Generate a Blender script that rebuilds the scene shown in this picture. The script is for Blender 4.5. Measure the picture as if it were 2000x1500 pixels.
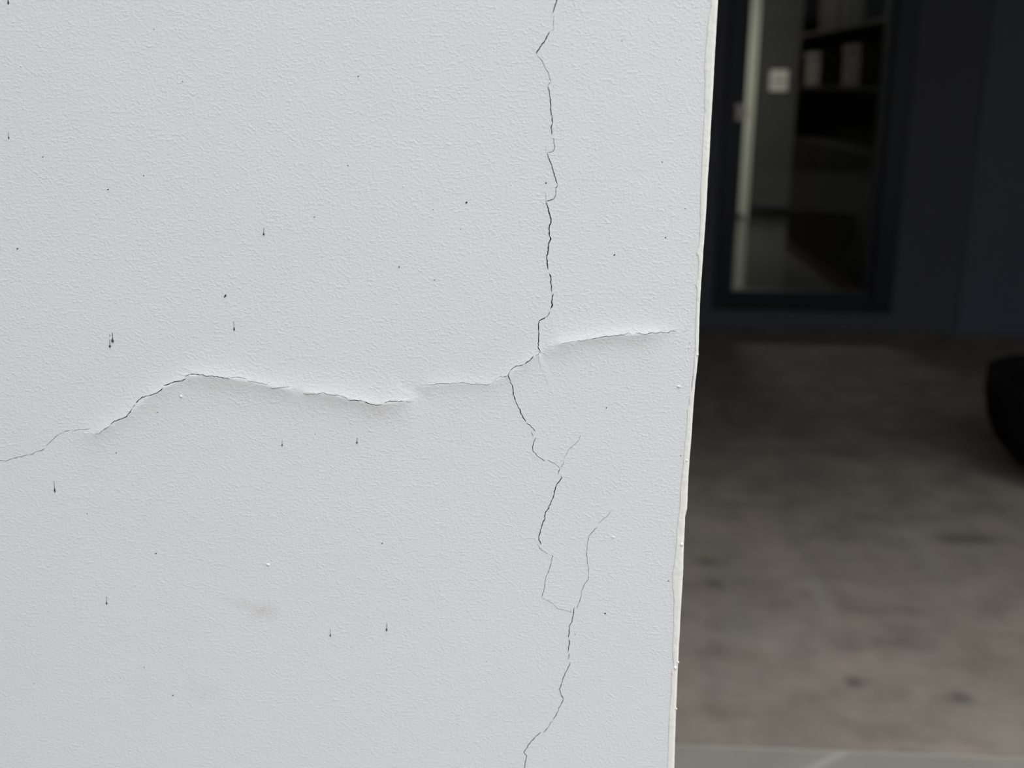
import bpy, bmesh, math, random
import numpy as np
from mathutils import Matrix, Vector, noise
from mathutils.geometry import delaunay_2d_cdt

random.seed(7)
for o in list(bpy.data.objects):
    bpy.data.objects.remove(o)
scene = bpy.context.scene
C = scene.collection

# ------------------------------------------------------------------ camera
F_PX, EYE = 2240.0, 1.40
YAW, PITCH, ROLL = math.radians(2.47), math.radians(14.75), math.radians(0.8)
R = Matrix.Rotation(YAW, 3, 'Z') @ Matrix.Rotation(math.pi / 2 - PITCH, 3, 'X') @ Matrix.Rotation(ROLL, 3, 'Z')
cam_d = bpy.data.cameras.new('camera')
cam = bpy.data.objects.new('camera', cam_d)
C.objects.link(cam)
cam.matrix_world = Matrix.Translation((0, 0, EYE)) @ R.to_4x4()
cam_d.sensor_width = 36.0
cam_d.lens = 36.0 * F_PX / 2000.0
cam_d.clip_start, cam_d.clip_end = 0.05, 100
WALL_Y = 0.80                     # plane of the cracked wall
cam_d.dof.use_dof = True
cam_d.dof.focus_distance = 0.828
cam_d.dof.aperture_fstop = 5.0
scene.camera = cam

# ------------------------------------------------------------------ sky and exposure
scene.view_settings.view_transform = 'Standard'
scene.view_settings.look = 'None'
scene.view_settings.exposure = 0.0
scene.view_settings.gamma = 1.0
scene.view_settings.use_curve_mapping = False

w = bpy.data.worlds.new('overcast_sky')
scene.world = w
w.use_nodes = True
nt = w.node_tree
bg = nt.nodes['Background']
tc = nt.nodes.new('ShaderNodeTexCoord')
sp = nt.nodes.new('ShaderNodeSeparateXYZ')
rp = nt.nodes.new('ShaderNodeValToRGB')
nt.links.new(tc.outputs['Generated'], sp.inputs[0])
nt.links.new(sp.outputs['Z'], rp.inputs[0])
nt.links.new(rp.outputs[0], bg.inputs[0])
e = rp.color_ramp.elements
e[0].position, e[0].color = 0.0, (0.30, 0.315, 0.345, 1)
e[1].position, e[1].color = 1.0, (1.0, 1.02, 1.07, 1)
bg.inputs[1].default_value = 1.92
sun_d = bpy.data.lights.new('veiled_sun', 'SUN')
sun_d.energy = 2.45
sun_d.angle = math.radians(50)
sun_d.color = (1.0, 0.99, 0.97)
sun = bpy.data.objects.new('veiled_sun', sun_d)
C.objects.link(sun)
sun.rotation_euler = Vector((-0.20, 0.50, -1.35)).to_track_quat('-Z', 'Y').to_euler()
sun.location = (2, -3, 5)

# ------------------------------------------------------------------ pixel -> place on a real plane
def ray(px, py):
    return R @ Vector(((px - 1000) / F_PX, (750 - py) / F_PX, -1.0))
def at_y(px, py, Y):
    d = ray(px, py); t = Y / d.y
    return Vector((d.x * t, Y, EYE + d.z * t))
def at_floor(px, py, z=0.0):
    d = ray(px, py); t = (z - EYE) / d.z
    return Vector((d.x * t, d.y * t, z))
def W2(px, py):                   # (x, z) on the cracked wall
    p = at_y(px, py, WALL_Y)
    return (p.x, p.z)
PX = WALL_Y / F_PX                # metres per photo pixel on the wall (about 0.36 mm)

# ------------------------------------------------------------------ materials
def mat(name, col, rough=0.6, spec=0.3, metal=0.0):
    m = bpy.data.materials.new(name)
    m.use_nodes = True
    b = m.node_tree.nodes['Principled BSDF']
    b.inputs['Base Color'].default_value = (*col, 1)
    b.inputs['Roughness'].default_value = rough
    b.inputs['Specular IOR Level'].default_value = spec
    b.inputs['Metallic'].default_value = metal
    return m
def N(m, t, **k):
    n = m.node_tree.nodes.new(t)
    for a, v in k.items():
        if a in n.inputs: n.inputs[a].default_value = v
        else: setattr(n, a, v)
    return n
def L(m, a, b): m.node_tree.links.new(a, b)
def math_n(m, op, a, b=None, clamp=False):
    n = m.node_tree.nodes.new('ShaderNodeMath'); n.operation = op; n.use_clamp = clamp
    for i, v in enumerate((a, b)):
        if v is None: continue
        if isinstance(v, (int, float)): n.inputs[i].default_value = v
        else: L(m, v, n.inputs[i])
    return n.outputs[0]
def mapped(m, scale, kind='Object'):
    t = N(m, 'ShaderNodeTexCoord'); mp = N(m, 'ShaderNodeMapping')
    mp.inputs['Scale'].default_value = scale
    L(m, t.outputs[kind], mp.inputs[0])
    return mp.outputs[0]
def noise_n(m, vec, scale, detail=2.0, rough=0.5, dist=0.0):
    n = N(m, 'ShaderNodeTexNoise')
    n.inputs['Scale'].default_value = scale; n.inputs['Detail'].default_value = detail
    n.inputs['Roughness'].default_value = rough; n.inputs['Distortion'].default_value = dist
    L(m, vec, n.inputs['Vector'])
    return n.outputs['Fac']
def ramp(m, fac, stops):
    r = N(m, 'ShaderNodeValToRGB')
    el = r.color_ramp.elements
    while len(el) < len(stops): el.new(0.5)
    for i, (p, c) in enumerate(stops):
        el[i].position = p
        el[i].color = (*c, 1) if isinstance(c, tuple) else (c, c, c, 1)
    L(m, fac, r.inputs[0])
    return r.outputs[0]
def mix(m, fac, a, b, mode='MIX'):
    n = N(m, 'ShaderNodeMix'); n.data_type = 'RGBA'; n.blend_type = mode
    for i, v in ((0, fac), (6, a), (7, b)):
        if isinstance(v, (int, float)): n.inputs[i].default_value = v
        elif isinstance(v, tuple): n.inputs[i].default_value = (*v, 1)
        else: L(m, v, n.inputs[i])
    return n.outputs[2]
def blob(m, vec, centre, radii, soft=1.0):            # 1 at the centre of a stain, 0 at its rim
    mp = N(m, 'ShaderNodeMapping'); mp.vector_type = 'POINT'
    mp.inputs['Scale'].default_value = tuple(1 / r for r in radii)
    mp.inputs['Location'].default_value = tuple(-c / r for c, r in zip(centre, radii))
    L(m, vec, mp.inputs[0])
    ln = N(m, 'ShaderNodeVectorMath'); ln.operation = 'LENGTH'; L(m, mp.outputs[0], ln.inputs[0])
    mr = N(m, 'ShaderNodeMapRange'); mr.interpolation_type = 'SMOOTHSTEP'
    mr.inputs['From Min'].default_value = 1.0; mr.inputs['From Max'].default_value = 1.0 - soft
    L(m, ln.outputs[1], mr.inputs[0])
    return mr.outputs[0]

# painted stucco
M_wall = mat('painted_stucco', (0.75, 0.76, 0.78), 0.62, 0.22)
def build_wall_mat(m):
    b = m.node_tree.nodes['Principled BSDF']
    raw = mapped(m, (1, 1, 1))
    v = mapped(m, (1.0, 1.0, 1.3))
    g1 = noise_n(m, v, 420, 2.0, 0.5, 0.1)
    g2 = noise_n(m, v, 620, 2.0, 0.5, 0.0)
    g3 = noise_n(m, v, 250, 2.0, 0.5, 0.4)
    mask = ramp(m, noise_n(m, v, 75, 3, 0.6), [(0.36, 0.40), (0.66, 1.0)])
    big = noise_n(m, v, 34, 2.0, 0.5)
    peel = ramp(m, g1, [(0.47, 0.0), (0.62, 0.7), (0.76, 1.0)])
    lump = ramp(m, g3, [(0.50, 0.0), (0.63, 0.7), (0.78, 1.0)])
    h = math_n(m, 'MULTIPLY', math_n(m, 'ADD', peel, math_n(m, 'MULTIPLY', lump, 0.35)), mask)
    h = math_n(m, 'ADD', h, math_n(m, 'MULTIPLY', g2, 0.75))
    h = math_n(m, 'ADD', h, math_n(m, 'MULTIPLY', big, 0.8))
    bp = N(m, 'ShaderNodeBump'); bp.inputs['Strength'].default_value = 1.0
    bp.inputs['Distance'].default_value = WALL_BUMP
    L(m, h, bp.inputs['Height']); L(m, bp.outputs[0], b.inputs['Normal'])
    tint = noise_n(m, raw, 9, 3, 0.6)
    col = mix(m, ramp(m, tint, [(0.35, 0.0), (0.65, 1.0)]), (0.738, 0.740, 0.754), (0.722, 0.741, 0.765))
    fine = noise_n(m, raw, 120, 3, 0.6)
    def pt(px, py):
        p = at_y(px, py, WALL_Y); return (p.x, 0.0, p.z)
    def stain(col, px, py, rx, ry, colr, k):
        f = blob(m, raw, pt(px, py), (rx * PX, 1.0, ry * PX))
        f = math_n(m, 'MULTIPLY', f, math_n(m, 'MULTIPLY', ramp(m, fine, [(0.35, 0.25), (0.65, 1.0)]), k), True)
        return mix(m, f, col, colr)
    # the wall carries its object origin on the plane, so y = 0 there
    col = stain(col, 515, 1195, 52, 38, (0.58, 0.565, 0.50), 0.62)
    col = stain(col, 470, 1178, 60, 22, (0.60, 0.59, 0.53), 0.45)
    col = stain(col, 395, 1352, 60, 40, (0.66, 0.63, 0.60), 0.45)
    col = stain(col, 420, 875, 70, 40, (0.70, 0.69, 0.65), 0.40)
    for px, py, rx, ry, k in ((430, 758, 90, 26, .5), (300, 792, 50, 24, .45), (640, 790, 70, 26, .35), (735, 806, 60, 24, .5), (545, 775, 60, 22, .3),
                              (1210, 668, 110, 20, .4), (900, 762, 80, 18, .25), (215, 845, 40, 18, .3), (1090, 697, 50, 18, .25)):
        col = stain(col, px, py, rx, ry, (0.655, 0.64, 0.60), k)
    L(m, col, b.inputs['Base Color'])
WALL_BUMP = 0.000150
build_wall_mat(M_wall)

M_cream = mat('cream_paint', (0.80, 0.79, 0.735), 0.5, 0.3)
def build_cream(m):
    b = m.node_tree.nodes['Principled BSDF']
    v = mapped(m, (1, 1, 0.8))
    h = math_n(m, 'ADD', noise_n(m, v, 330, 2), math_n(m, 'MULTIPLY', ramp(m, noise_n(m, v, 1000, 1), [(0.30, 0.0), (0.40, 1.0)]), 0.22))
    h = math_n(m, 'ADD', h, math_n(m, 'MULTIPLY', noise_n(m, v, 90, 1), 1.6))
    bp = N(m, 'ShaderNodeBump'); bp.inputs['Distance'].default_value = 0.00030
    L(m, h, bp.inputs['Height']); L(m, bp.outputs[0], b.inputs['Normal'])
    L(m, mix(m, noise_n(m, v, 40, 2), (0.80, 0.79, 0.735), (0.84, 0.83, 0.785)), b.inputs['Base Color'])
build_cream(M_cream)
M_crack = mat('dark_crack_plaster', (0.10, 0.095, 0.09), 0.95, 0.05)
M_drip = mat('dark_dried_drip', (0.050, 0.056, 0.062), 0.45, 0.35)
M_speck = mat('dark_grit', (0.045, 0.043, 0.042), 0.8, 0.1)
M_nub = mat('white_paint_nub', (0.745, 0.745, 0.755), 0.5, 0.3)

M_conc = mat('concrete', (0.2, 0.19, 0.17), 0.75, 0.25)
def build_conc(m):
    b = m.node_tree.nodes['Principled BSDF']
    raw = mapped(m, (1, 1, 1))
    a = noise_n(m, raw, 1.6, 5, 0.6, 0.4)
    c = noise_n(m, raw, 7.0, 5, 0.62, 0.2)
    col = mix(m, ramp(m, a, [(0.3, 0.0), (0.7, 1.0)]), CONC_A, CONC_B)
    col = mix(m, 1.0, col, ramp(m, c, [(0.30, 0.74), (0.5, 1.0), (0.72, 1.20)]), 'MULTIPLY')
    col = mix(m, 1.0, col, ramp(m, noise_n(m, mapped(m, (1.0, 0.25, 1)), 5, 3, 0.6), [(0.3, (0.88, 0.90, 0.86)), (0.7, (1.08, 1.04, 1.02))]), 'MULTIPLY')
    for px, py, rx, ry, k in ((1668, 1333, .026, .035, .6), (1876, 1362, .032, .035, .6), (1380, 1096, .03, .04, .55),
                              (1396, 1140, .03, .04, .5), (1648, 1258, .05, .05, .35), (1893, 1054, .13, .05, .5),
                              (1640, 880, .13, .12, .3), (1430, 985, .12, .05, .3), (1560, 850, .1, .1, .25), (1790, 1260, .06, .06, .3)):
        p = at_floor(px, py)
        f = blob(m, raw, (p.x, p.y, 0), (rx * 1.5, ry * 1.5, 1.0))
        col = mix(m, math_n(m, 'MULTIPLY', f, k), col, (0.045, 0.042, 0.038))
    for px, py, rx, ry, k in ((1605, 1170, .03, .22, .35), (1790, 1060, .03, .3, .25), (1520, 1245, .16, .1, .3), (1450, 1330, .12, .1, .2)):
        p = at_floor(px, py)
        f = blob(m, raw, (p.x, p.y, 0), (rx * 1.6, ry * 1.6, 1.0))
        col = mix(m, math_n(m, 'MULTIPLY', f, k), col, (0.30, 0.285, 0.25))
    L(m, col, b.inputs['Base Color'])
    bp = N(m, 'ShaderNodeBump'); bp.inputs['Distance'].default_value = 0.001
    L(m, noise_n(m, raw, 60, 4), bp.inputs['Height']); L(m, bp.outputs[0], b.inputs['Normal'])
CONC_A, CONC_B = (0.178, 0.160, 0.136), (0.240, 0.214, 0.182)
build_conc(M_conc)
M_slab = mat('paving_stone', (0.3, 0.29, 0.26), 0.75, 0.25)
def build_slab(m):
    b = m.node_tree.nodes['Principled BSDF']
    raw = mapped(m, (1, 1, 1))
    col = mix(m, noise_n(m, raw, 6, 4, 0.6), (0.185, 0.172, 0.147), (0.26, 0.243, 0.21))
    L(m, col, b.inputs['Base Color'])
build_slab(M_slab)
M_mortar = mat('pale_mortar', (0.29, 0.285, 0.25), 0.85, 0.2)

def plain_noisy(name, a, b2, scale, rough, spec=0.15):
    m = mat(name, a, rough, spec)
    b = m.node_tree.nodes['Principled BSDF']
    L(m, mix(m, noise_n(m, mapped(m, (1, 1, 1)), scale, 4, 0.55), a, b2), b.inputs['Base Color'])
    return m
M_navy = plain_noisy('dark_slate_blue_paint', (0.078, 0.078, 0.100), (0.092, 0.094, 0.118), 2.2, 0.7)
M_navy2 = plain_noisy('slate_blue_paint', (0.100, 0.106, 0.134), (0.116, 0.120, 0.150), 2.2, 0.7)
M_soffit = plain_noisy('dark_ceiling_paint', (0.20, 0.20, 0.20), (0.24, 0.24, 0.24), 2, 0.8)
M_frame = mat('black_metal_frame', (0.010, 0.011, 0.016), 0.45, 0.3)
M_inwall = plain_noisy('grey_interior_paint', (0.084, 0.080, 0.074), (0.094, 0.090, 0.084), 2, 0.6)
M_infloor = plain_noisy('polished_grey_tile', (0.075, 0.073, 0.066), (0.09, 0.088, 0.08), 2, 0.12, 0.6)
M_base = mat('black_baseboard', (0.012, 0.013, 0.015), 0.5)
M_white = mat('white_door_paint', (0.76, 0.76, 0.66), 0.6, 0.1)
M_plate = mat('white_plate', (0.84, 0.82, 0.74), 0.5)
M_metal = mat("brushed_handle", (0.80, 0.72, 0.69), 0.45, 0.5, 0.0)
M_wood = plain_noisy('dark_brown_wood', (0.010, 0.008, 0.0075), (0.014, 0.011, 0.010), 6, 0.7, 0.05)
M_box = mat('beige_cardboard', (0.30, 0.255, 0.225), 0.8)
M_pot = mat('black_glaze', (0.007, 0.007, 0.007), 0.8, 0.05)
M_soil = mat('dark_soil', (0.008, 0.007, 0.006), 1.0, 0.0)
M_glass = bpy.data.materials.new('clear_glass')
M_glass.use_nodes = True
gn = M_glass.node_tree; gn.nodes.clear()
go = gn.nodes.new('ShaderNodeOutputMaterial'); gm = gn.nodes.new('ShaderNodeMixShader')
gt = gn.nodes.new('ShaderNodeBsdfTransparent'); gg = gn.nodes.new('ShaderNodeBsdfGlossy'); gf = gn.nodes.new('ShaderNodeFresnel')
gt.inputs[0].default_value = (0.90, 0.93, 0.91, 1); gg.inputs['Roughness'].default_value = 0.02
gf.inputs[0].default_value = 1.13
gn.links.new(gf.outputs[0], gm.inputs[0]); gn.links.new(gt.outputs[0], gm.inputs[1]); gn.links.new(gg.outputs[0], gm.inputs[2])
gn.links.new(gm.outputs[0], go.inputs[0])

# ------------------------------------------------------------------ mesh helpers
def link_mesh(name, verts, faces, m, parent=None, smooth=False, loc=None):
    me = bpy.data.meshes.new(name)
    me.from_pydata([tuple(v) for v in verts], [], faces)
    me.materials.append(m)
    if smooth: me.polygons.foreach_set('use_smooth', [True] * len(me.polygons))
    me.update()
    o = bpy.data.objects.new(name, me)
    C.objects.link(o)
    if parent is not None: o.parent = parent
    if loc is not None: o.location = loc
    return o
def fix(o):
    bm = bmesh.new(); bm.from_mesh(o.data)
    bmesh.ops.recalc_face_normals(bm, faces=bm.faces)
    bm.to_mesh(o.data); bm.free(); return o
class MB:
    def __init__(s): s.bm = bmesh.new()
    def box(s, x0, x1, y0, y1, z0, z1, bev=0.0):
        r = bmesh.ops.create_cube(s.bm, size=1.0)
        for v in r['verts']:
            v.co = Vector(((x0 + x1) / 2 + v.co.x * (x1 - x0), (y0 + y1) / 2 + v.co.y * (y1 - y0), (z0 + z1) / 2 + v.co.z * (z1 - z0)))
        if bev > 0:
            ed = list({e for v in r['verts'] for e in v.link_edges})
            bmesh.ops.bevel(s.bm, geom=ed, offset=bev, segments=2, profile=0.5, affect='EDGES')
        return s
    def cyl(s, a, b, r, n=16):
        a, b = Vector(a), Vector(b); d = b - a
        q = d.to_track_quat('Z', 'Y').to_matrix().to_4x4()
        bmesh.ops.create_cone(s.bm, cap_ends=True, segments=n, radius1=r, radius2=r, depth=d.length,
                              matrix=Matrix.Translation((a + b) / 2) @ q)
        return s
    def lathe(s, c, prof, n=48):
        rings = []
        for (r, z) in prof:
            if r < 1e-6: rings.append([s.bm.verts.new((c[0], c[1], c[2] + z))])
            else: rings.append([s.bm.verts.new((c[0] + r * math.cos(2 * math.pi * k / n), c[1] + r * math.sin(2 * math.pi * k / n), c[2] + z)) for k in range(n)])
        for A, B in zip(rings, rings[1:]):
            for k in range(n):
                k2 = (k + 1) % n
                if len(A) == 1: s.bm.faces.new((A[0], B[k], B[k2]))
                elif len(B) == 1: s.bm.faces.new((A[k], A[k2], B[0]))
                else: s.bm.faces.new((A[k], A[k2], B[k2], B[k]))
        return s
    def build(s, name, m, parent=None, smooth=False):
        bmesh.ops.recalc_face_normals(s.bm, faces=s.bm.faces)
        me = bpy.data.meshes.new(name); s.bm.to_mesh(me); s.bm.free()
        me.materials.append(m)
        if smooth: me.polygons.foreach_set('use_smooth', [True] * len(me.polygons))
        o = bpy.data.objects.new(name, me); C.objects.link(o)
        if parent is not None:
            o.parent = parent
            o.matrix_parent_inverse = Matrix.Translation(-parent.location)
        return o
def tag(o, label=None, cat=None, group=None, kind=None):
    for k, v in (('label', label), ('category', cat), ('group', group), ('kind', kind)):
        if v: o[k] = v
    return o
def empty(name, loc):
    o = bpy.data.objects.new(name, None); C.objects.link(o); o.location = loc; return o

# ================================================================== THE CRACKED WALL
def nz(x, y, s): return noise.noise(Vector((x * s, y * s, 3.7)))
# left rim of the cream paint and outer corner of the wall, traced down the photo
RIM = [(1388, 12.8), (1383, 34), (1381.5, 55), (1379, 85), (1376.4, 111), (1376, 149), (1375.7, 192), (1376, 217.6), (1374, 239),
       (1372.5, 267), (1371, 299), (1368.7, 350), (1367, 387), (1367, 437), (1364.5, 480), (1359.5, 495), (1363.7, 502), (1363, 540),
       (1358, 559), (1360.7, 562), (1359.5, 600), (1357, 650), (1357.5, 668), (1355, 712), (1353.7, 730), (1351, 757), (1346, 775),
       (1345.5, 790), (1341, 800), (1342, 815), (1340, 845), (1337.5, 860), (1336, 880), (1333.7, 907), (1328.7, 955), (1327, 995),
       (1322.5, 1025), (1320.7, 1057), (1318, 1090), (1313, 1117), (1313, 1137), (1315.5, 1170), (1315, 1225), (1313, 1275),
       (1315, 1300), (1311, 1310), (1310.5, 1350), (1306, 1400), (1303.7, 1475), (1303, 1500)]
EDGE = [(1403, 0), (1400.7, 42.7), (1397, 106.7), (1393, 183.5), (1388.5, 256), (1386.4, 303), (1383, 350), (1380, 412), (1375, 480),
        (1370, 550), (1367, 600), (1364.5, 692), (1361, 725), (1358, 750), (1353, 820), (1351, 857), (1347.5, 895), (1344.5, 945),
        (1342.5, 995), (1338.7, 1012), (1336, 1075), (1334.5, 1125), (1330, 1200), (1325.7, 1285), (1324, 1310), (1322.5, 1350),
        (1320.5, 1400), (1317.5, 1500)]
rim_w = [W2(*p) for p in RIM][::-1]; edge_w = [W2(*p) for p in EDGE][::-1]      # bottom to top
rz = np.array([p[1] for p in rim_w]); rx = np.array([p[0] for p in rim_w])
ez = np.array([p[1] for p in edge_w]); ex = np.array([p[0] for p in edge_w])
o_ = np.argsort(rz); rz, rx = rz[o_], rx[o_]; o_ = np.argsort(ez); ez, ex = ez[o_], ex[o_]
EX0, EX1, RX0, RX1 = ex[0], ex[-1], rx[0], rx[-1]
def edge_x(z):
    x = float(np.interp(z, ez, ex))
    if z < ez[0] or z > ez[-1]: x += 0.0006 * noise.noise(Vector((0, 0, z * 9))) * min(1, (ez[0] - z if z < ez[0] else z - ez[-1]) * 20)
    return x + 0.00012 * noise.noise(Vector((1.3, 0, z * 240)))
def rim_x(z):
    x = float(np.interp(z, rz, rx))
    if z < rz[0] or z > rz[-1]: x += 0.0022 * noise.noise(Vector((5, 0, z * 14))) * min(1, (rz[0] - z if z < rz[0] else z - rz[-1]) * 20)
    return x + 0.00035 * noise.noise(Vector((9.1, 0, z * 160))) + 0.0002 * noise.noise(Vector((2.1, 0, z * 500)))
X_LEFT, Z_TOP = -1.05, 3.0

CRACKS = {
 'dark crack dropping from the top edge to the sharp left kink': [
  (2.2, [(1091, -25), (1087.5, 0), (1083.7, 12.5), (1079.5, 27)]), (0.8, [(1081.8, 29), (1080.5, 45), (1081, 59), (1074, 61)]),
  (2.6, [(1074, 61), (1065, 77.5), (1056, 91), (1047.5, 104), (1048, 106)])],
 'thin jagged crack below the sharp kink': [
  (1.3, [(1048, 107), (1060, 121), (1063.7, 131), (1070, 140), (1072.5, 150), (1076.7, 160.5)]),
  (1.3, [(1076.7, 161), (1072.5, 162.5), (1069.7, 167)]),
  (2.4, [(1069.7, 167), (1072.5, 179), (1074.5, 192.5), (1075.7, 205), (1075.7, 215), (1078.5, 229), (1078.5, 240), (1077, 252), (1077.7, 264)]),
  (1.4, [(1079.5, 267), (1082, 277), (1083, 291), (1080, 296), (1068, 299)]), (0.5, [(1065.5, 285), (1066.5, 292), (1068, 299)]),
  (0.4, [(1077, 161), (1080, 168), (1084, 176)])],
 'wide dark vertical crack in the upper middle of the wall': [
  (2.2, [(1068, 299), (1072.5, 310), (1078, 325), (1081, 336), (1086, 352), (1089.5, 362)]),
  (1.9, [(1089.5, 362.5), (1085.5, 367.5), (1085.5, 375), (1084.5, 382.5), (1081, 389), (1066, 394)]),
  (0.6, [(1063, 372), (1065.5, 382), (1066, 394)]),
  (2.8, [(1066, 394), (1071, 407), (1072.5, 415), (1076, 427), (1076, 436), (1073, 440), (1072.5, 455), (1075, 466), (1071, 482), (1070.7, 490), (1068, 502), (1069.5, 522), (1071, 527.5)]),
  (2.7, [(1072.5, 533), (1075.5, 540), (1076, 550), (1077.5, 560), (1078, 571)]),
  (2.6, [(1080.5, 573), (1078, 580), (1078, 595), (1075, 605)]), (1.8, [(1074.5, 608), (1072.5, 612.5), (1066, 620)]),
  (2.3, [(1066, 619), (1060, 623), (1053, 627), (1051.5, 632.5), (1051.7, 645), (1052, 652), (1051.5, 680), (1056, 686)])],
 'curved crack bending left below the crossing and down again': [
  (1.2, [(1056, 686.5), (1050, 693), (1045, 694)]),
  (2.0, [(1042.5, 694), (1036, 702.5), (1024, 711)]), (1.5, [(1024, 711), (1007, 715.5), (1001, 719), (996, 725)]),
  (2.2, [(996, 725), (994, 730), (992.5, 734), (996, 742), (1001, 755), (1003, 770), (1007.5, 785), (1014, 797.5), (1019, 810), (1027.5, 825)]),
  (1.6, [(1027.5, 825), (1039, 834), (1046, 843)]), (1.1, [(1037, 842), (1042.5, 854)]),
  (1.6, [(1047.5, 854), (1042.5, 862.5), (1040.5, 872.5), (1041, 881), (1050, 891), (1065, 901)]),
  (1.1, [(1068, 897.5), (1082.5, 905), (1094, 915.5)])],
 'crack running down and left below the fork': [
  (1.6, [(1094, 915.5), (1090.7, 922.5), (1091, 928)]),
  (2.2, [(1096, 929), (1097, 934), (1087.5, 946), (1084, 956), (1082, 965), (1081, 970), (1075, 982.5), (1071, 993), (1065, 1002), (1064, 1012), (1059, 1025), (1055.5, 1037.5), (1052.5, 1047.5), (1053, 1055), (1057, 1064)]),
  (1.2, [(1049, 1062), (1055, 1072.5), (1060, 1076), (1072.5, 1082.5)]),
  (1.2, [(1075.5, 1084), (1080, 1086), (1075, 1105), (1070, 1120), (1065, 1130), (1064, 1145), (1062.5, 1152.5), (1058, 1167)]),
  (0.8, [(1058, 1167), (1072.5, 1175), (1079, 1179), (1090, 1189), (1100, 1191), (1120, 1197)])],
 'faint side crack rising right from the fork': [
  (1.0, [(1134, 850), (1131, 859), (1126, 865), (1120, 870), (1115, 874), (1110, 880), (1104.5, 890), (1101, 896)]),
  (1.0, [(1101, 897), (1101, 905), (1094, 915.5)])],
 'long thin side crack right of the lower main crack': [
  (0.8, [(1194, 997), (1184, 1010), (1175, 1016), (1167.5, 1024)]),
  (1.1, [(1167, 1028), (1155, 1041), (1151, 1046), (1148, 1057.5), (1146, 1075), (1145.7, 1084), (1147.5, 1100), (1149, 1120), (1148, 1132.5), (1140, 1144), (1136, 1155), (1134, 1170), (1126, 1189)])],
 'dark crack leaving through the bottom of the view': [
  (2.0, [(1122, 1185), (1120.5, 1197.5), (1117.5, 1211), (1112.5, 1225), (1111, 1237.5), (1110, 1246)]),
  (2.1, [(1112, 1247.5), (1110, 1265), (1109.5, 1275)]), (1.6, [(1112, 1276), (1109.5, 1289)]),
  (1.7, [(1114, 1292), (1112.5, 1297.5), (1107, 1309), (1100, 1325), (1093, 1346), (1095.5, 1357.5), (1100.5, 1365.5), (1092.5, 1382.5), (1084, 1401), (1080, 1406)]),
  (1.5, [(1079.5, 1407), (1074, 1414), (1071, 1421), (1060, 1432)]),
  (1.8, [(1057, 1429.5), (1046, 1439), (1035, 1451), (1023, 1470), (1029, 1477), (1026, 1487.5), (1024.5, 1500), (1021, 1530), (1026, 1560)])],
 'fine crack under a raised lip running right to the wall corner': [
  (1.0, [(1095, 670.5), (1112.5, 667.5), (1125, 665)]),
  (1.3, [(1125, 665), (1140, 664.5), (1157.5, 661), (1170, 659), (1182.5, 656), (1195, 655.5), (1220, 653), (1230, 649)]),
  (1.5, [(1240, 649.5), (1245, 650), (1260, 653), (1267.5, 650), (1280, 650), (1290, 648), (1302.5, 649.5), (1310, 646), (1322, 647.5)]),
  (0.5, [(1333, 648), (1340, 646.5), (1346, 647)])],
 'hairline crack hanging below the crossing': [(0.45, [(1052.5, 695), (1053, 707), (1056, 721), (1064, 735), (1070, 752)])],
 'fine broken crack running left from the curved crack': [
  (1.3, [(992, 734), (982.5, 736), (972.5, 736)]), (0.6, [(972, 738), (966, 743), (962, 748)]),
  (1.0, [(962, 748.5), (950, 751.5), (935, 750), (920, 750), (908, 747), (890, 747.6), (875, 749), (860, 749), (845, 750.6), (830, 751.5)]), (0.4, [(829, 752), (819, 756), (811, 760)])],
 'sagging crack under a raised lip in the middle of the wall': [
  (1.2, [(804.5, 785.4), (791, 783.6)]), (1.7, [(791, 783.6), (773, 782.4), (761, 783), (750.5, 786.6)]),
  (1.9, [(747.5, 789), (734, 790), (722, 787), (710, 783), (699.5, 780.6), (680, 780.6)]),
  (1.2, [(680, 777.6), (662, 771), (650, 771), (630.5, 766), (617, 769), (593, 769)])],
 'arched dark crack under a raised lip on the left': [
  (1.2, [(567, 754.5), (555, 755), (532.5, 759), (526.5, 756)]), (0.9, [(525, 749), (520.5, 750), (498, 745.5), (483, 742.5)]),
  (1.1, [(483, 739.5), (468, 735.6), (450, 735.6)]), (1.7, [(450, 739), (432, 736), (420, 734), (405, 734), (393, 731), (375, 730), (361.5, 734)]),
  (2.0, [(364.5, 738.6), (357, 742.5), (342, 745), (319.5, 753)]), (2.2, [(319.5, 756), (313.5, 763.5), (300, 769.5), (279, 775), (271.5, 781.5), (265.5, 787.5)]),
  (1.6, [(266, 789), (259.5, 795.6)]), (1.9, [(260, 796.5), (253.5, 805.5), (247.5, 813), (225, 822), (216, 829.5)]),
  (1.2, [(216, 831), (204, 838.5), (193.5, 846), (186, 847)])],
 'thin crack trailing down to the left edge of the view': [
  (1.0, [(180, 836), (168, 838), (150, 839), (139.5, 844.5)]), (1.1, [(138, 840.6), (129, 842), (112.5, 850), (106.5, 855), (99, 862.5), (89.4, 871.5)]),
  (1.2, [(89.4, 876), (72, 882), (60, 887.5), (45, 891), (28.5, 894), (19.5, 896.5), (12, 901.5), (0, 899.5), (-30, 906), (-60, 904)])],
}
def resample(pts, step):
    out = [np.array(pts[0], float)]
    for a, b in zip(pts, pts[1:]):
        a, b = np.array(a, float), np.array(b, float)
        n = max(1, int(round(np.hypot(*(b - a)) / step)))
        for i in range(1, n + 1): out.append(a + (b - a) * i / n)
    return np.array(out)
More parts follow.
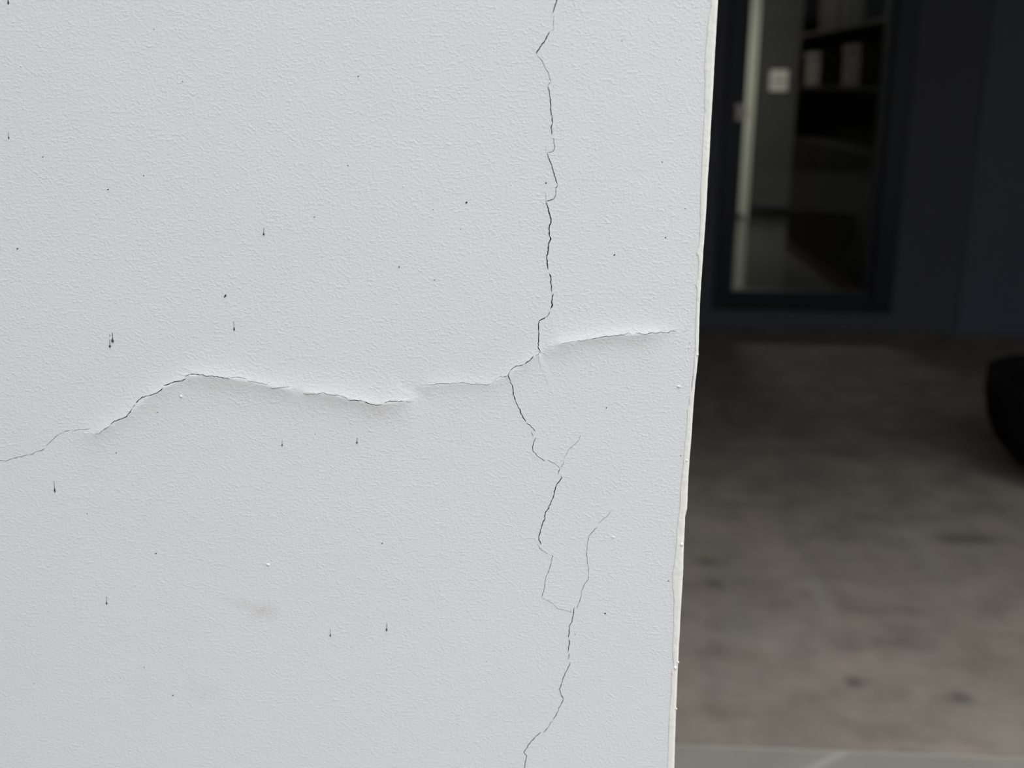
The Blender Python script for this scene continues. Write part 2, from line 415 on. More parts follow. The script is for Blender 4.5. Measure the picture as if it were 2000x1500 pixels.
def slit(width, pts, seed):
    p = resample(pts, 2.4)
    n = len(p)
    t = np.gradient(p, axis=0); t /= np.maximum(np.linalg.norm(t, axis=1, keepdims=True), 1e-6)
    nr = np.stack([-t[:, 1], t[:, 0]], 1)
    for i in range(n):
        k = min(1.0, i / 2, (n - 1 - i) / 2)
        p[i] += nr[i] * k * (1.1 * noise.noise(Vector((i * 0.42, seed * 3.1, 0))) + 1.1 * noise.noise(Vector((i * 1.1, seed * 5.7, 2))))
    wd = np.array([width * (0.85 + 0.6 * noise.noise(Vector((i * 0.4, seed * 1.7, 5)))) for i in range(n)])
    s = np.arange(n) * 1.0
    taper = np.minimum(1, np.minimum(s, s[::-1]) / 2.0 + 0.12)
    wd = np.maximum(wd * taper, 0.16) * 0.5 * CRACK_W * (0.86 if lab.startswith(('fine', 'sagging', 'thin crack', 'faint')) else 1.0)
    return p, p + nr * wd[:, None], p - nr * wd[:, None]
CRACK_W = 0.88
# raised lips: (centre line, height in mm, spread above px, spread below px)
LIPS = [([(150, 845), (190, 846), (250, 810), (300, 769), (365, 736)], 0.40, 16, 26), ([(365, 736), (400, 733), (450, 738), (530, 754), (600, 766)], 0.46, 18, 24),
        ([(600, 766), (640, 769), (690, 780), (735, 790), (790, 784), (815, 778)], 0.50, 20, 22), ([(815, 758), (860, 750), (910, 748), (960, 750), (993, 734), (1056, 686)], 0.22, 12, 16),
        ([(1056, 688), (1095, 671), (1150, 662), (1200, 655), (1260, 652), (1330, 647)], 0.48, 15, 20)]
LIP_K = 3.6
lip_pts = []
for pts, hgt, su, sd in LIPS:
    q = resample(pts, 5)
    n = len(q)
    for i in range(n):
        # position along the whole lip line fades its height at the two free ends
        fade = 1.0
        if pts[0][0] in (150, 1056, 600): fade = min(1.0, (i + 1) / 10) if pts[0][0] != 600 else 1.0
        if pts[-1][0] == 1330: fade = min(fade, (n - i) / 14)
        if pts[-1][0] == 815: fade = min(fade, (n - i) / 8)
        if pts[0][0] == 815: fade = min(1.0, (i + 1) / 6)
        lip_pts.append((q[i][0], q[i][1], hgt * fade, su, sd))
lip = np.array(lip_pts)
main_pts = []
for lab, segs in CRACKS.items():
    for wd, pts in segs:
        if lab.startswith(('fine', 'arched', 'sagging', 'thin crack', 'hairline', 'faint')): continue
        for a in resample(pts, 6): main_pts.append((a[0], a[1], min(1, wd / 2.4)))
mainp = np.array(main_pts)
def relief(px, py):                # metres towards the viewer
    d2 = (lip[:, 0] - px) ** 2 + (lip[:, 1] - py) ** 2
    i = int(np.argmin(d2)); d = math.sqrt(d2[i]); r = lip[i]
    s = r[3] if py < r[1] else r[4]
    h = LIP_K * r[2] * math.exp(-d / s) if d < 140 else 0.0
    d2 = (mainp[:, 0] - px) ** 2 + (mainp[:, 1] - py) ** 2
    j = int(np.argmin(d2)); d = math.sqrt(d2[j])
    if d < 60: h += 0.10 * mainp[j, 2] * math.exp(-d / 5.0)
    h += 0.22 * nz(px, py, 0.004)
    return h * 1e-3

cdt_v, cdt_e, faces_in = [], [], []
def addv(p): cdt_v.append(Vector(p)); return len(cdt_v) - 1
# outline of the face
zs_edge = [0.0] + [0.1 * k for k in range(1, 8)] + list(np.arange(0.72, 1.46, 0.003)) + [1.5 + 0.1 * k for k in range(0, 12)] + [Z_TOP]
corner = [addv((edge_x(z) - 0.0025, z)) for z in zs_edge]
outline = corner + [addv((X_LEFT, Z_TOP)), addv((X_LEFT, 0.0))]
n_out = len(outline)
faces_in.append(outline)
slits = []
pxmap = {}
seed = 0
for lab, segs in CRACKS.items():
    for wd, pts in segs:
        seed += 1
        p, a, b = slit(wd, pts, seed)
        ring = [addv(W2(*q)) for q in a] + [addv(W2(*q)) for q in b[::-1]]
        faces_in.append(ring)
        slits.append((lab, p, a, b))
        nr = (a - b); nr /= np.maximum(np.linalg.norm(nr, axis=1, keepdims=True), 1e-6)
        for i in range(0, len(p), 2):
            for off in (2.2, 4.5, 8, 13, 20, 30, 44):
                for sg in (1, -1):
                    q = p[i] + nr[i] * sg * (off + 0.4 * random.random())
                    if q[0] < 1300: addv(W2(*q))
for px in range(-100, 1296, 14):
    for py in range(-100, 1620, 14):
        addv(W2(px + random.random() * 6, py + random.random() * 6))
for i in range(30):
    for j in range(30):
        x, z = -1.0 + i * 0.036, 0.05 + j * 0.1
        if x < -0.45 or z < 0.7 or z > 1.45:
            if x < 0.08: addv((x, z))
vo, eo, fo, ov, oe, of = delaunay_2d_cdt(cdt_v, [], faces_in, 0, 1e-7)
A_w = R.inverted()
def to_px(x, z):
    v = A_w @ Vector((x, WALL_Y, z - EYE))
    return 1000 - v.x / v.z * F_PX, 750 + v.y / v.z * F_PX
front = []
hts = []
for v in vo:
    px, py = to_px(v.x, v.y)
    h = relief(px, py) if -150 < px < 1420 and -150 < py < 1650 else 0.0
    ex_ = max(0.0, min(1.0, (edge_x(v.y) - v.x) / 0.012)) if v.x > 0.05 else 1.0
    hts.append(h * ex_)
    front.append((v.x, -h * ex_, v.y))
tris = []
for f, orig in zip(fo, of):
    if orig and 0 in orig and not any(k > 0 for k in orig):
        a, b, c = (front[k] for k in f)
        cr = (b[0] - a[0]) * (c[2] - a[2]) - (b[2] - a[2]) * (c[0] - a[0])
        tris.append(tuple(f) if cr > 0 else tuple(f)[::-1])
# back and sides of the wall body
nv = len(front)
DEPTH = 0.20
xe = min(edge_x(z) for z in zs_edge) - 0.003
body = [(X_LEFT, 0.010, 0), (xe, 0.010, 0), (xe, 0.010, Z_TOP), (X_LEFT, 0.010, Z_TOP), (X_LEFT, DEPTH, 0), (xe, DEPTH, 0), (xe, DEPTH, Z_TOP), (X_LEFT, DEPTH, Z_TOP)]
wall = link_mesh('wall_front', front + body, tris + [tuple(nv + k for k in f) for f in ((4, 7, 6, 5), (0, 3, 7, 4), (1, 5, 6, 2), (3, 2, 6, 7), (0, 4, 5, 1))], M_wall, smooth=True, loc=(0, WALL_Y, 0))
for p in wall.data.polygons:
    if min(p.vertices) >= nv: p.use_smooth = False
tag(wall, 'pale blue-grey painted stucco wall with branching cracks and dark drips', 'wall', kind='structure')
print('wall triangles', len(tris), 'verts', nv)

# cracks: side walls and a dark bed, one part per run
def wall_part(name, verts, faces, m, label=None, smooth=False):
    o = link_mesh(name, verts, faces, m, wall, smooth)
    if label: o['label'] = label
    return o
for lab in CRACKS:
    vs, fs = [], []
    for l2, p, a, b in slits:
        if l2 != lab: continue
        base = len(vs); n = len(p)
        for q in list(a) + list(b):
            x, z = W2(*q); h = relief(*q)
            vs.append((x, -h + 0.00005, z)); vs.append((x, 0.0065, z))
        for i in range(n - 1):
            a0, a1, b0, b1 = base + 2 * i, base + 2 * i + 2, base + 2 * (n + i), base + 2 * (n + i) + 2
            fs += [(a0, a1, a1 + 1, a0 + 1), (b1, b0, b0 + 1, b1 + 1), (a0 + 1, a1 + 1, b1 + 1, b0 + 1)]
        for i in (0, n - 1):
            a0, b0 = base + 2 * i, base + 2 * (n + i)
            fs.append((a0, a0 + 1, b0 + 1, b0))
    wall_part('crack', vs, fs, M_crack, lab)

# dried drips with a tail and a swollen head
def drip(xt, yt, xb, yb, wd, label):
    vs, fs = [], []
    rows, cols = 16, 7
    for i in range(rows + 1):
        t = i / rows
        px, py = xt + (xb - xt) * t, yt + (yb - yt) * t
        head = math.exp(-((t - 0.80) / 0.15) ** 2)
        half = wd * 0.5 * (0.20 + 0.12 * math.sin(t * 9 + xt) ** 2 + 0.80 * head) * (1 if t < 0.93 else max(0.05, (1 - t) / 0.07 * 0.6))
        if i == 0: half *= 0.3
        x0, z0 = W2(px, py); h = relief(px, py)
        for j in range(cols):
            u = -1 + 2 * j / (cols - 1)
            prof = math.sqrt(max(0, 1 - u * u))
            vs.append((x0 + u * half * PX, -h - 0.00004 - prof * (0.25 + 0.7 * head) * half * PX, z0))
    for i in range(rows):
        for j in range(cols - 1):
            k = i * cols + j
            fs.append((k, k + cols, k + cols + 1, k + 1))
    return wall_part('paint_drip', vs, fs, M_drip, label, True)
for d in ((15, -14, 16.5, 10, 3.6, 'dark drip at the top left corner of the view'),
          (16.2, 257, 17.2, 272, 2.8, 'small dark drip at the left edge, upper part'),
          (515.2, 445, 515, 460.5, 3.6, 'short dark drip highest of the middle ones'),
          (456.5, 627, 457.6, 647, 3.2, 'thin dark drip with a long tail above the arched crack'),
          (219.3, 649, 220.2, 669.5, 5.6, 'larger dark drip of the touching pair'),
          (214.4, 662.5, 215, 679.5, 4.4, 'smaller dark drip of the touching pair, lower'),
          (214.2, 652, 214.6, 656.5, 1.9, 'tiny dark fleck above the pair of drips'),
          (105.5, 939, 107.5, 963, 3.8, 'long dark drip below the crack near the left edge'),
          (551, 860, 551, 872, 3.2, 'short dark drip below the arched crack'),
          (697.5, 855, 697, 867, 3.6, 'short dark drip below the sagging crack'),
          (207.8, 1165, 208.4, 1181.5, 3.4, 'dark drip on the lower left of the wall'),
          (644.7, 1229, 645.1, 1244.5, 3.2, 'dark drip, left one of the low pair'),
          (755.3, 1217, 755, 1233.5, 4.2, 'dark drip, right one of the low pair')):
    drip(*d)

def pebble(name, px, py, ra, rb, ang, m, thick=0.5, label=None, lumpy=0.15):
    vs, fs = [], []
    x0, z0 = W2(px, py); h = relief(px, py)
    n, rings = 10, 4
    ca, sa = math.cos(ang), math.sin(ang)
    vs.append((x0, -h - rb * PX * thick, z0))
    for r in range(1, rings + 1):
        ph = r / rings * math.pi / 2
        for k in range(n):
            t = 2 * math.pi * k / n
            q = 1 + lumpy * noise.noise(Vector((px * .3 + math.cos(t), py * .3 + math.sin(t), 0)))
            u, v = ra * math.cos(t) * math.sin(ph) * q, rb * math.sin(t) * math.sin(ph) * q
            vs.append((x0 + (u * ca - v * sa) * PX, -h - rb * PX * thick * math.cos(ph) + (0.0001 if r == rings else 0), z0 + (u * sa + v * ca) * PX))
    for k in range(n):
        fs.append((0, 1 + (k + 1) % n, 1 + k))
    for r in range(rings - 1):
        for k in range(n):
            a, b = 1 + r * n + k, 1 + r * n + (k + 1) % n
            fs.append((a, b, b + n, a + n))
    o = wall_part(name, vs, fs, m, label, True)
    return o
for px, py, ra, rb, an in ((440, 578, 4.2, 1.8, 0.9), (211, 370, 1.9, 1.3, 0), (34, 486, 2.4, 1.2, 0.8), (911, 395.6, 2.7, 1.8, 0.7), (779.6, 521.5, 2.4, 1.1, 1.1),
    (848.5, 546.5, 1.3, 1.1, 0), (614, 424, 1.4, 1.1, -0.5), (699.7, 149, 1.3, 1.2, 0), (899, 447.6, 1, .8, 0), (679.6, 323.3, 1.2, 1, 0), (845.6, 409, 1, .9, 0),
    (1066.3, 357.3, 1.9, 1.4, 0.5), (1293.3, 316.3, 1.4, 1, -0.3), (1214.5, 79.5, 1, .9, 0), (1200, 498, 2.4, 1.4, 0.8), (1300, 464, 2, 1.1, 0.7), (1338.7, 407.5, 1.1, .9, 0),
    (1184.5, 796.5, 1.4, 1.3, 0), (1329.5, 890, 1.3, 1, 0), (1182, 1198, 2.3, 1.7, 1.4), (1305.5, 1134.5, 2.2, 1, -0.2), (1123.3, 1238.8, 1.1, 1.1, 0), (950, 1292, 1.1, 1, 0),
    (746.6, 1061, 2.3, 1.2, 1.1), (83.5, 306.3, 1.6, 1.1, 0), (280.7, 343, 1.6, 1, -.6), (300.7, 56.7, 1.2, .8, -.3), (356.7, 159, 1.1, .9, 0), (304.5, 1081, 2, 1.4, .4),
    (281.8, 1303, 1.4, 1, .3), (235, 1324.5, 1.1, .8, .6), (66.5, 1334.6, 1.5, .8, -.2), (337.8, 1358, 2, 1.5, .5), (170.5, 1003.5, 1.3, .9, 0), (227, 884, 1.5, 1.1, 0),
    (308, 805, 1.2, .9, 0), (615.5, 847.5, 1.1, .9, 0)):
    pebble('speck', px, py, ra * 0.95, rb * 0.95, an, M_speck, 0.7)
for px, py, ra, rb, lb in ((523.5, 1103, 4.8, 3.6, 'white paint nub on the lower left of the wall'), (1326, 754.8, 5.0, 3.0, 'white paint nub beside the cream edge'),
                       (354, 774, 3.4, 3.2, 'white paint nub under the arched crack'), (449.5, 671, 2.2, 1.8, None), (41, 129, 2.8, 2.6, None), (1094, 731, 2.4, 1.6, None),
                       (168.5, 623.5, 2.0, 1.6, None), (130, 638, 2.0, 1.8, None), (417, 770, 1.3, 1.2, None), (1198, 1049, 4.5, 2.6, None),
                       (1348, 668, 1.4, 3.6, None), (1346, 679, 1.4, 3.4, None), (1343, 704, 1.3, 2.6, None), (1340, 714, 1.6, 2.2, None), (1330, 721, 3.0, 1.4, None), (984, 169, 3.0, 1.4, None), (788, 364, 3.0, 2.2, None), (1228, 758, 1.0, 3.0, None)):
    pebble('paint_nub', px, py, ra * 0.9, rb * 0.9, -0.1, M_nub if lb else M_wall, 0.55 if lb else 0.35, lb)

# cream painted corner of the wall: raised paint film on the face, rounded arris, then the return
zz = sorted(set([0.0, 0.1, 0.2, 0.3, 0.4, 0.5, 0.6] + list(np.arange(0.66, 1.50, 0.0008)) + [1.5 + 0.1 * k for k in range(13)] + [Z_TOP]))
vs, fs = [], []
for z in zz:
    xe_, xr = edge_x(z), rim_x(z)
    wdt = max(0.002, xe_ - xr)
    RAD = min(0.0022, wdt * 0.45)
    film = 0.00042 + 0.00014 * noise.noise(Vector((0, 3, z * 70)))
    px_, py_ = to_px(xr, z)
    row = [(xr, 0.0002), (xr + 0.00025, -film * 0.75), (xr + 0.0007, -film)]
    for t in (0.4, 0.75):
        row.append((xr + 0.0007 + (wdt - RAD - 0.0007) * t, -film - 0.00010 * noise.noise(Vector((t * 3, z * 160, 1)))))
    for k in range(6):
        a = k / 5 * math.pi / 2
        row.append((xe_ - RAD + RAD * math.sin(a), -film + RAD * (1 - math.cos(a))))
    row += [(xe_ - 0.0002, 0.02), (xe_ - 0.0004, DEPTH), (xe - 0.004, DEPTH + 0.001)]
    vs += [(x, y, z) for x, y in row]
nc = len(row)
for i in range(len(zz) - 1):
    for j in range(nc - 1):
        k = i * nc + j
        fs.append((k, k + 1, k + nc + 1, k + nc))
trim = link_mesh('trim_1', vs, fs, M_cream, smooth=True, loc=(0, WALL_Y, 0))
tag(trim, 'cream painted strip with a wavy rim along the corner of the cracked wall', 'wall trim', kind='structure')
def nub_on_trim(px, py, r):
    x0, z0 = W2(px, py)
    bm = bmesh.new(); bmesh.ops.create_icosphere(bm, subdivisions=2, radius=r * PX)
    for v in bm.verts:
        v.co = Vector((x0 + v.co.x, -0.0004 + v.co.y * 0.7, z0 + v.co.z * 1.25))
    me = bpy.data.meshes.new('paint_nub'); bm.to_mesh(me); bm.free(); me.materials.append(M_cream)
    me.polygons.foreach_set('use_smooth', [True] * len(me.polygons))
    o = bpy.data.objects.new('paint_nub', me); C.objects.link(o); o.parent = trim
for t in ((1319, 1304, 3.4), (1324.5, 1293, 2.4), (1320.8, 1384, 2.2), (1331.5, 1063, 3.2), (1341, 899, 2.2), (1362.5, 693, 2.0)):
    nub_on_trim(*t)

# ================================================================== THE COVERED YARD BEHIND
BACK_Y = at_floor(1560, 645).y
print('back', BACK_Y)
SEAM_Y = at_floor(1660, 1463).y
XL, XR = -1.6, 4.4
FLOOR_X0, FLOOR_X1 = -1.8, 9.0
fl = MB().box(FLOOR_X0, FLOOR_X1, SEAM_Y, BACK_Y + 0.3, -0.12, 0.0).build('floor', M_conc)
tag(fl, 'stained brown-grey concrete floor of the covered yard', 'floor', kind='structure')
# paving in front: mortar bed with separate slabs, joints running aslant
bed = MB().box(FLOOR_X0, FLOOR_X1, -7.2, SEAM_Y - 0.0, -0.12, -0.004).build('floor_paving', M_mortar)
tag(bed, 'pale mortar bed with stone paving slabs in front of the concrete floor', 'paving', kind='structure')
j0, j1 = at_floor(1622, 1476), at_floor(1578, 1500)
slope = (j1.x - j0.x) / (j1.y - j0.y)
JX = j0.x + slope * (SEAM_Y - j0.y)
slope = max(-1.2, min(1.2, slope))
def slab(xa, xb, y0, y1):
    g = 0.011
    def X(x, y): return x + slope * (y - SEAM_Y)
    pts = [(X(xa, y0) + g, y0 + g), (X(xb, y0) - g, y0 + g), (X(xb, y1) - g, y1 - g), (X(xa, y1) + g, y1 - g)]
    bm = bmesh.new()
    lo = [bm.verts.new((x, y, -0.05)) for x, y in pts]; hi = [bm.verts.new((x, y, 0.0)) for x, y in pts]
    bm.faces.new(hi); bm.faces.new(lo[::-1])
    for k in range(4): bm.faces.new((lo[k], lo[(k + 1) % 4], hi[(k + 1) % 4], hi[k]))
    bmesh.ops.bevel(bm, geom=[e for e in bm.edges if all(v.co.z > -0.001 for v in e.verts)], offset=0.004, segments=1, affect='EDGES')
    bmesh.ops.recalc_face_normals(bm, faces=bm.faces)
    me = bpy.data.meshes.new('paving_slab'); bm.to_mesh(me); bm.free(); me.materials.append(M_slab)
    o = bpy.data.objects.new('paving_slab', me); C.objects.link(o); o.parent = bed
    o.matrix_parent_inverse = Matrix.Identity(4)
for r in range(4):
    y1 = SEAM_Y - r * 0.6
    for c in range(-4, 7):
        xa = JX + (c - (0.5 if r % 2 else 0)) * 0.62
        if y1 - 0.6 < WALL_Y + DEPTH + 0.05 and xa + 0.62 + slope * -1.2 < 0.35: continue
        slab(xa, xa + 0.62, y1 - 0.6, y1)

CEIL = 3.0
CEIL_Y0 = 1.7
tag(MB().box(XL - 0.2, XR + 0.2, CEIL_Y0, BACK_Y + 0.3, CEIL, CEIL + 0.14).build('ceiling', M_soffit), 'painted ceiling over the covered yard', 'ceiling', kind='structure')
tag(MB().box(XR, XR + 0.2, CEIL_Y0, BACK_Y + 0.3, 0, CEIL).build('wall_right', M_soffit), 'dark side wall at the right of the covered yard', 'wall', kind='structure')
tag(MB().box(XL - 0.2, XL, WALL_Y + DEPTH, BACK_Y, 0, CEIL).build('wall_left', M_navy), 'dark side wall hidden behind the cracked wall', 'wall', kind='structure')
M_out = plain_noisy('light_block_wall', (0.07, 0.07, 0.067), (0.09, 0.09, 0.085), 1.2, 0.9)  # dark colour of the two added light-blocking walls
tag(MB().box(-1.25, 9.0, -7.2, -7.0, 0, 2.5).build('blocker_opposite', M_out), 'unseen grey wall added across the paving to darken the glass reflection', 'wall', kind='structure')  # added out of view: darkens the glass reflection, cuts low sky light
tag(MB().box(X_LEFT - 0.2, X_LEFT, -7.0, WALL_Y + DEPTH, 0, Z_TOP).build('blocker_side', M_out), 'unseen grey wall added at the left to shade the cracked wall', 'wall', kind='structure')  # added out of view to shade the left part of the cracked wall

# back wall with a door opening
dl_b, dr_b = at_y(1392, 606, BACK_Y), at_y(1738, 610, BACK_Y)
DX0, DX1, DZ0, DZ1 = dl_b.x, dr_b.x, dr_b.z, 2.30
sx = at_y(1868, 640, BACK_Y).x
bw = MB()
bw.box(XL, DX0, BACK_Y, BACK_Y + 0.2, 0, CEIL); bw.box(DX1, XR, BACK_Y, BACK_Y + 0.2, 0, CEIL)
bw.box(DX0, DX1, BACK_Y, BACK_Y + 0.2, 0, DZ0); bw.box(DX0, DX1, BACK_Y, BACK_Y + 0.2, DZ1, CEIL)
bw = bw.build('wall_back', M_navy)
tag(bw, 'dark slate-blue wall around the black glazed door', 'wall', kind='structure')
pier = MB().box(sx, XR, BACK_Y - 0.012, BACK_Y, 0, CEIL).build('wall_pier', M_navy2)
tag(pier, 'slightly lighter slate-blue pier projecting right of the glazed door', 'pier', kind='structure')

# glazed door
door = empty('door_1', ((DX0 + DX1) / 2, BACK_Y, DZ0))
tag(door, 'black framed glazed door set in the dark back wall', 'door', kind='structure')
gl_b, gr_b, gr_t = at_y(1429, 566, BACK_Y), at_y(1686, 568, BACK_Y), at_y(1732, 100, BACK_Y)
GX0, GX1, GZ0, GZ1 = gl_b.x - 0.005, gr_b.x + 0.0, gl_b.z, DZ1 - 0.12
yf0, yf1 = BACK_Y - 0.02, BACK_Y + 0.06
MB().box(DX0, GX0, yf0, yf1, DZ0, DZ1, 0.004).build('door_stile', M_frame, door)
ds = MB().box(GX1 + 0.045, DX1, yf0, yf1, DZ0, DZ1, 0.004).build('door_stile', M_frame, door)
MB().box(GX1, GX1 + 0.04, yf0 + 0.02, yf1, DZ0 + 0.1, GZ1, 0.003).build('glazing_bead', M_frame, door)
MB().box(GX0, GX1 + 0.045, yf0, yf1, DZ0, GZ0, 0.004).build('bottom_rail', M_frame, door)
MB().box(GX0, GX1 + 0.045, yf0, yf1, GZ1, DZ1, 0.004).build('top_rail', M_frame, door)
MB().box(GX0 - 0.005, GX1 + 0.005, BACK_Y + 0.02, BACK_Y + 0.028, GZ0 - 0.005, GZ1 + 0.005).build('glass_pane', M_glass, door)

h0, h1 = at_y(1438, 219, BACK_Y), at_y(1456, 219, BACK_Y)
hb = MB().cyl((h0.x + 0.012, BACK_Y - 0.02, h0.z), (h0.x + 0.012, BACK_Y - 0.065, h0.z), 0.012)
hb.box(h0.x, h1.x, BACK_Y - 0.078, BACK_Y - 0.060, h0.z - 0.018, h0.z + 0.018, 0.005)
hb.box(h0.x - 0.008, h0.x + 0.032, BACK_Y - 0.026, BACK_Y - 0.0195, h0.z - 0.045, h0.z + 0.045, 0.003)
tag(hb.build('door_handle', M_metal, door), 'pale metal lever handle')

# ================================================================== ROOM SEEN THROUGH THE GLASS
RY0, RY1, RX0_, RX1_, RH = BACK_Y + 0.2, at_floor(1500, 424).y, -1.2, 4.3, 2.9
print('RY1', RY1)
def at_x(px, py, X):
    d = ray(px, py); t = X / d.x
    return Vector((X, d.y * t, EYE + d.z * t))
t = MB().box(RX0_, RX1_, RY0, RY1 + 2.2, -0.12, 0.0).build('floor_interior', M_infloor)
tag(t, 'polished grey floor of the room behind the glazed door', 'floor', kind='structure')
tag(MB().box(RX0_, RX1_, RY0, RY1 + 2.2, RH, RH + 0.1).build('ceiling_interior', M_inwall), 'ceiling of the room behind the glazed door', 'ceiling', kind='structure')
tag(MB().box(RX0_ - 0.1, RX0_, RY0, RY1 + 2.2, 0, RH).build('wall_interior_left', M_inwall), 'left wall of the room behind the glazed door', 'wall', kind='structure')
tag(MB().box(RX1_, RX1_ + 0.1, RY0, RY1 + 2.2, 0, RH).build('wall_interior_right', M_inwall), 'right wall of the room behind the glazed door', 'wall', kind='structure')
e0, e1 = at_y(1443, 400, RY1), at_y(1461, 400, RY1)
OX1 = e1.x + 0.005                      # right jamb of the dark doorway
OX0 = OX1 - 0.95
iw = MB().box(RX0_, OX0, RY1, RY1 + 0.1, 0, RH); iw.box(OX1, RX1_, RY1, RY1 + 0.1, 0, RH); iw.box(OX0, OX1, RY1, RY1 + 0.1, 2.62, RH)
tag(iw.build('wall_interior_back', M_inwall), 'grey back wall of the room behind the glass', 'wall', kind='structure')
tag(MB().box(RX0_, RX1_, RY1 + 2.0, RY1 + 2.2, 0, RH).build('wall_interior_far', M_base), 'near-black wall standing in for the unlit room past the inner doorway', 'wall', kind='structure')  # shade beyond the doorway is put into the near-black colour
tag(MB().box(OX1, RX1_, RY1 - 0.02, RY1, 0, 0.12, 0.003).build('baseboard_back', M_base), 'black baseboard under the grey interior wall', 'baseboard', kind='structure')
# white inner door standing open, seen on its edge
d2 = empty('door_2', (e0.x, RY1, 0.0))
tag(d2, 'pale inner door standing open, seen on its narrow edge through the glass', 'door', kind='structure')
def turned(o, ang):
    for v in o.data.vertices:
        q = Matrix.Rotation(ang, 3, 'Z') @ (Vector(v.co) - Vector((e0.x, RY1, 0)))
        v.co = q + Vector((e0.x, RY1, 0))
    return o
LA = -math.atan2(e0.x, RY1)
turned(MB().box(e0.x, e0.x + 0.055, RY1 - 0.02, RY1 + 0.82, 0.03, 2.5, 0.004).build('door_leaf', M_white, d2), LA)
MB().box(e0.x + 0.057, e1.x, RY1 - 0.03, RY1 + 0.10, 0.0, 2.6, 0.004).build('door_frame', M_white, d2)
# white square plate on the wall
pa, pb = at_y(1502, 178, RY1), at_y(1540, 137, RY1)
pl = empty('wall_notice', ((pa.x + pb.x) / 2, RY1, pa.z))
tag(pl, 'small white square panel on the grey wall, right of the pale inner door', 'wall panel')
MB().box(pa.x, pb.x, RY1 - 0.025, RY1 - 0.001, pa.z, pb.z, 0.004).build('panel', M_plate, pl)
mz = (pa.z + pb.z) / 2
MB().box(pa.x + 0.03, pb.x - 0.03, RY1 - 0.031, RY1 - 0.024, mz - 0.012, mz + 0.006, 0.001).build('groove_strip', M_inwall, pl)

# bookcase along the right
BX = 1.95
BY0, BY1 = BACK_Y + 0.36, at_x(1549, 300, BX).y
print('book', BY0, BY1)
z_eye, z_up, z_mid, z_low = at_x(1620, 168, BX).z, at_x(1655, 49, BX).z, at_x(1625, 285, BX).z, at_x(1617, 524, BX).z
print(z_eye, z_up, z_mid, z_low)
bc = empty('bookcase', (BX + 0.16, (BY0 + BY1) / 2, 0))
tag(bc, 'tall dark wooden bookcase at the right behind the door glass', 'bookcase')
shelves = [z_low, z_mid, z_eye, z_up, 2 * z_up - z_eye]
for z in shelves:
    MB().box(BX, BX + 0.31, BY0, BY1, z - 0.028, z, 0.002).build('shelf', M_wood, bc)
MB().box(BX - 0.001, BX + 0.33, BY0 - 0.03, BY0, 0, 2.45).build('side_panel', M_wood, bc)
MB().box(BX - 0.001, BX + 0.33, BY1, BY1 + 0.03, 0, 2.45).build('side_panel', M_wood, bc)
MB().box(BX + 0.311, BX + 0.33, BY0, BY1, 0, 2.45).build('back_panel', M_wood, bc)
MB().box(BX, BX + 0.33, BY0, BY1, 2.42, 2.45).build('top', M_wood, bc)
M_plinth = plain_noisy('brown_plinth', (0.040, 0.033, 0.030), (0.05, 0.042, 0.038), 4, 0.6)
tag(MB().box(BX + 0.002, BX + 0.31, BY0, BY1, 0, z_low - 0.03).build('plinth', M_plinth, bc), 'lighter brown plinth')
nd = 4
for k in range(nd):
    ya, yb_ = BY0 + (BY1 - BY0) * k / nd + 0.003, BY0 + (BY1 - BY0) * (k + 1) / nd - 0.003
    dd = MB().box(BX, BX + 0.018, ya, yb_, z_low + 0.004, z_mid - 0.032, 0.002).build('door', M_wood, bc)
    kb = MB().box(BX - 0.012, BX + 0.001, yb_ - 0.045, yb_ - 0.03, z_mid - 0.22, z_mid - 0.12, 0.003).build('handle', M_base, dd)
    kb.matrix_parent_inverse = Matrix.Identity(4)
M_edge = mat('pale_wood_edge', (0.05, 0.035, 0.030), 0.6, 0.1)  # paler tone for the two shelf edge strips
tag(MB().box(BX - 0.006, BX - 0.0005, BY0, BY1, z_low - 0.03, z_low).build('edge_strip', M_edge, bc), 'lighter edge')
tag(MB().box(BX - 0.004, BX - 0.0005, BY0, BY1, z_up - 0.02, z_up).build('edge_strip', M_edge, bc), 'lighter edge')
for (y0, y1, h, lb, cr) in ((at_x(1597, 130, BX).y, at_x(1569, 130, BX).y, 0.26, 'beige storage box on the shelf, farther from the glass', (0.085, 0.074, 0.064)),
                            (at_x(1674, 130, BX).y, at_x(1640, 130, BX).y, 0.28, 'pinkish beige storage box on the shelf, nearer the glass', (0.105, 0.075, 0.068))):
    mm = mat('box_card', cr, 0.8)
    bxo = empty('storage_box', (BX + 0.14, (y0 + y1) / 2, z_eye))
    tag(bxo, lb, 'box', 'storage boxes on the bookcase')
    MB().box(BX + 0.02, BX + 0.28, y0, y1, z_eye + 0.0005, z_eye + h - 0.05, 0.004).build('box_body', mm, bxo)
    MB().box(BX + 0.012, BX + 0.288, y0 - 0.006, y1 + 0.006, z_eye + h - 0.05, z_eye + h, 0.004).build('lid', mm, bxo)
yb = at_x(1590, 40, BX).y
k = 0
pal = [((0.10, 0.045, 0.04), 'dark red'), ((0.09, 0.07, 0.06), 'brown'), ((0.17, 0.15, 0.12), 'beige'), ((0.05, 0.04, 0.05), 'black'), ((0.22, 0.20, 0.15), 'cream'), ((0.12, 0.06, 0.055), 'maroon'), ((0.07, 0.07, 0.065), 'grey')]
seq = [0, 0, 5, 0, 2, 6, 2, 5, 0, 3, 4, 4, 6, 1, 4, 2, 3, 1]
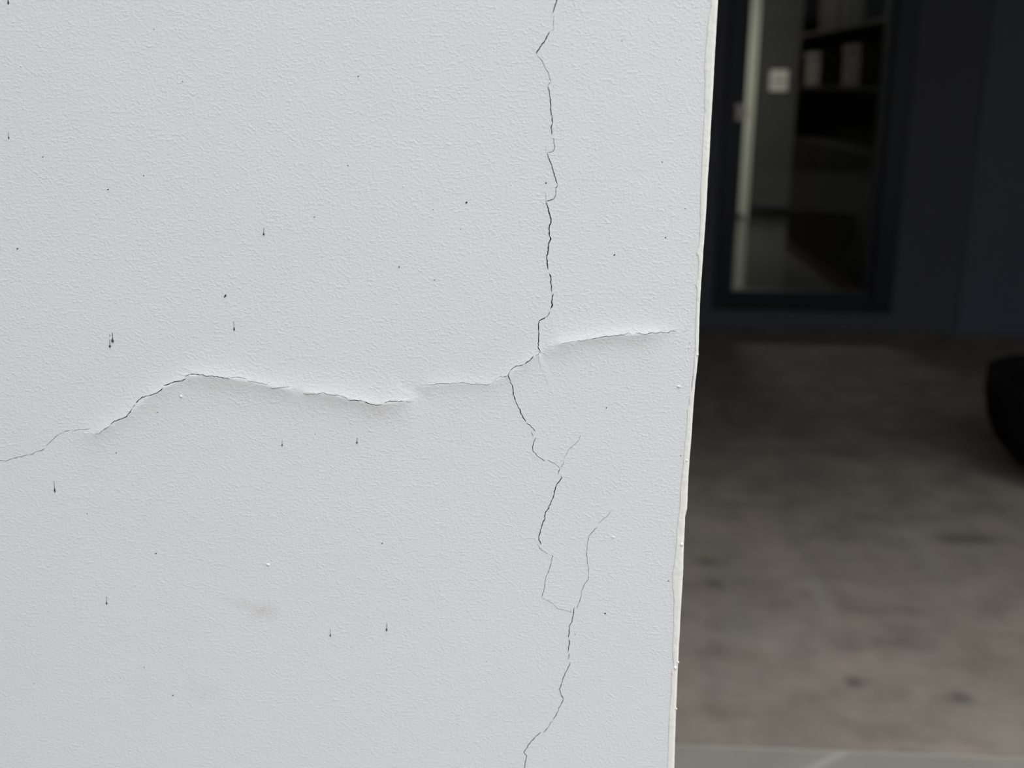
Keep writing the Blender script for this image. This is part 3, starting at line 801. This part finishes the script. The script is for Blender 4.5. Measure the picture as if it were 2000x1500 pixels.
ordn = ['first', 'second', 'third', 'fourth', 'fifth', 'sixth', 'seventh', 'eighth', 'ninth', 'tenth', 'eleventh', 'twelfth', 'thirteenth', 'fourteenth', 'fifteenth', 'sixteenth', 'seventeenth', 'last']
book_m = [mat('book_cloth', tuple(0.42 * q for q in c), 0.8, 0.05) for c, _ in pal]
while k < len(seq) and yb > BY0 + 0.1:
    th = 0.060 + 0.035 * random.random(); hh = 0.26 + 0.06 * random.random()
    c = seq[k]
    o = empty('book', (BX + 0.14, yb - th / 2, z_up))
    tag(o, '%s spined book, %s from the far end of the upper shelf' % (pal[c][1], ordn[k]), 'book', 'books on the upper bookcase shelf')
    MB().box(BX + 0.04, BX + 0.044, yb - th, yb, z_up + 0.0005, z_up + hh).build('spine', book_m[c], o)
    cv = MB().box(BX + 0.044, BX + 0.23, yb - th, yb - th + 0.004, z_up + 0.0005, z_up + hh); cv.box(BX + 0.044, BX + 0.23, yb - 0.004, yb, z_up + 0.0005, z_up + hh)
    cv.build('cover', book_m[c], o)
    MB().box(BX + 0.045, BX + 0.225, yb - th + 0.005, yb - 0.005, z_up + 0.004, z_up + hh - 0.006).build('page_block', M_plate, o)
    yb -= th + 0.004; k += 1

# unseen area light added to brighten the room behind the glass
ld = bpy.data.lights.new('room_fill', 'AREA'); ld.shape = 'RECTANGLE'; ld.size = 1.2; ld.size_y = 0.6; ld.energy = 50; ld.color = (1, 0.96, 0.9)
lo = bpy.data.objects.new('room_fill', ld); C.objects.link(lo); lo.location = (0.9, 11.0, RH - 0.05)

# ================================================================== DARK BOWL AT THE RIGHT
pc = at_floor(2118, 935)
pot = empty('planter_bowl', (pc.x, pc.y, 0))
tag(pot, 'large black rounded bowl standing on the concrete at the right of the yard', 'planter')
prof = [(0, 0.001), (0.17, 0.001), (0.19, 0.01), (0.26, 0.06), (0.33, 0.14), (0.365, 0.22), (0.38, 0.30), (0.382, 0.39), (0.37, 0.39), (0.36, 0.35), (0, 0.34)]
MB().lathe((pc.x, pc.y, 0), prof).build('bowl', M_pot, pot, smooth=True)
MB().lathe((pc.x, pc.y, 0.345), [(0, 0.0), (0.2, 0.010), (0.356, 0.0)]).build('soil', M_soil, pot, smooth=True)
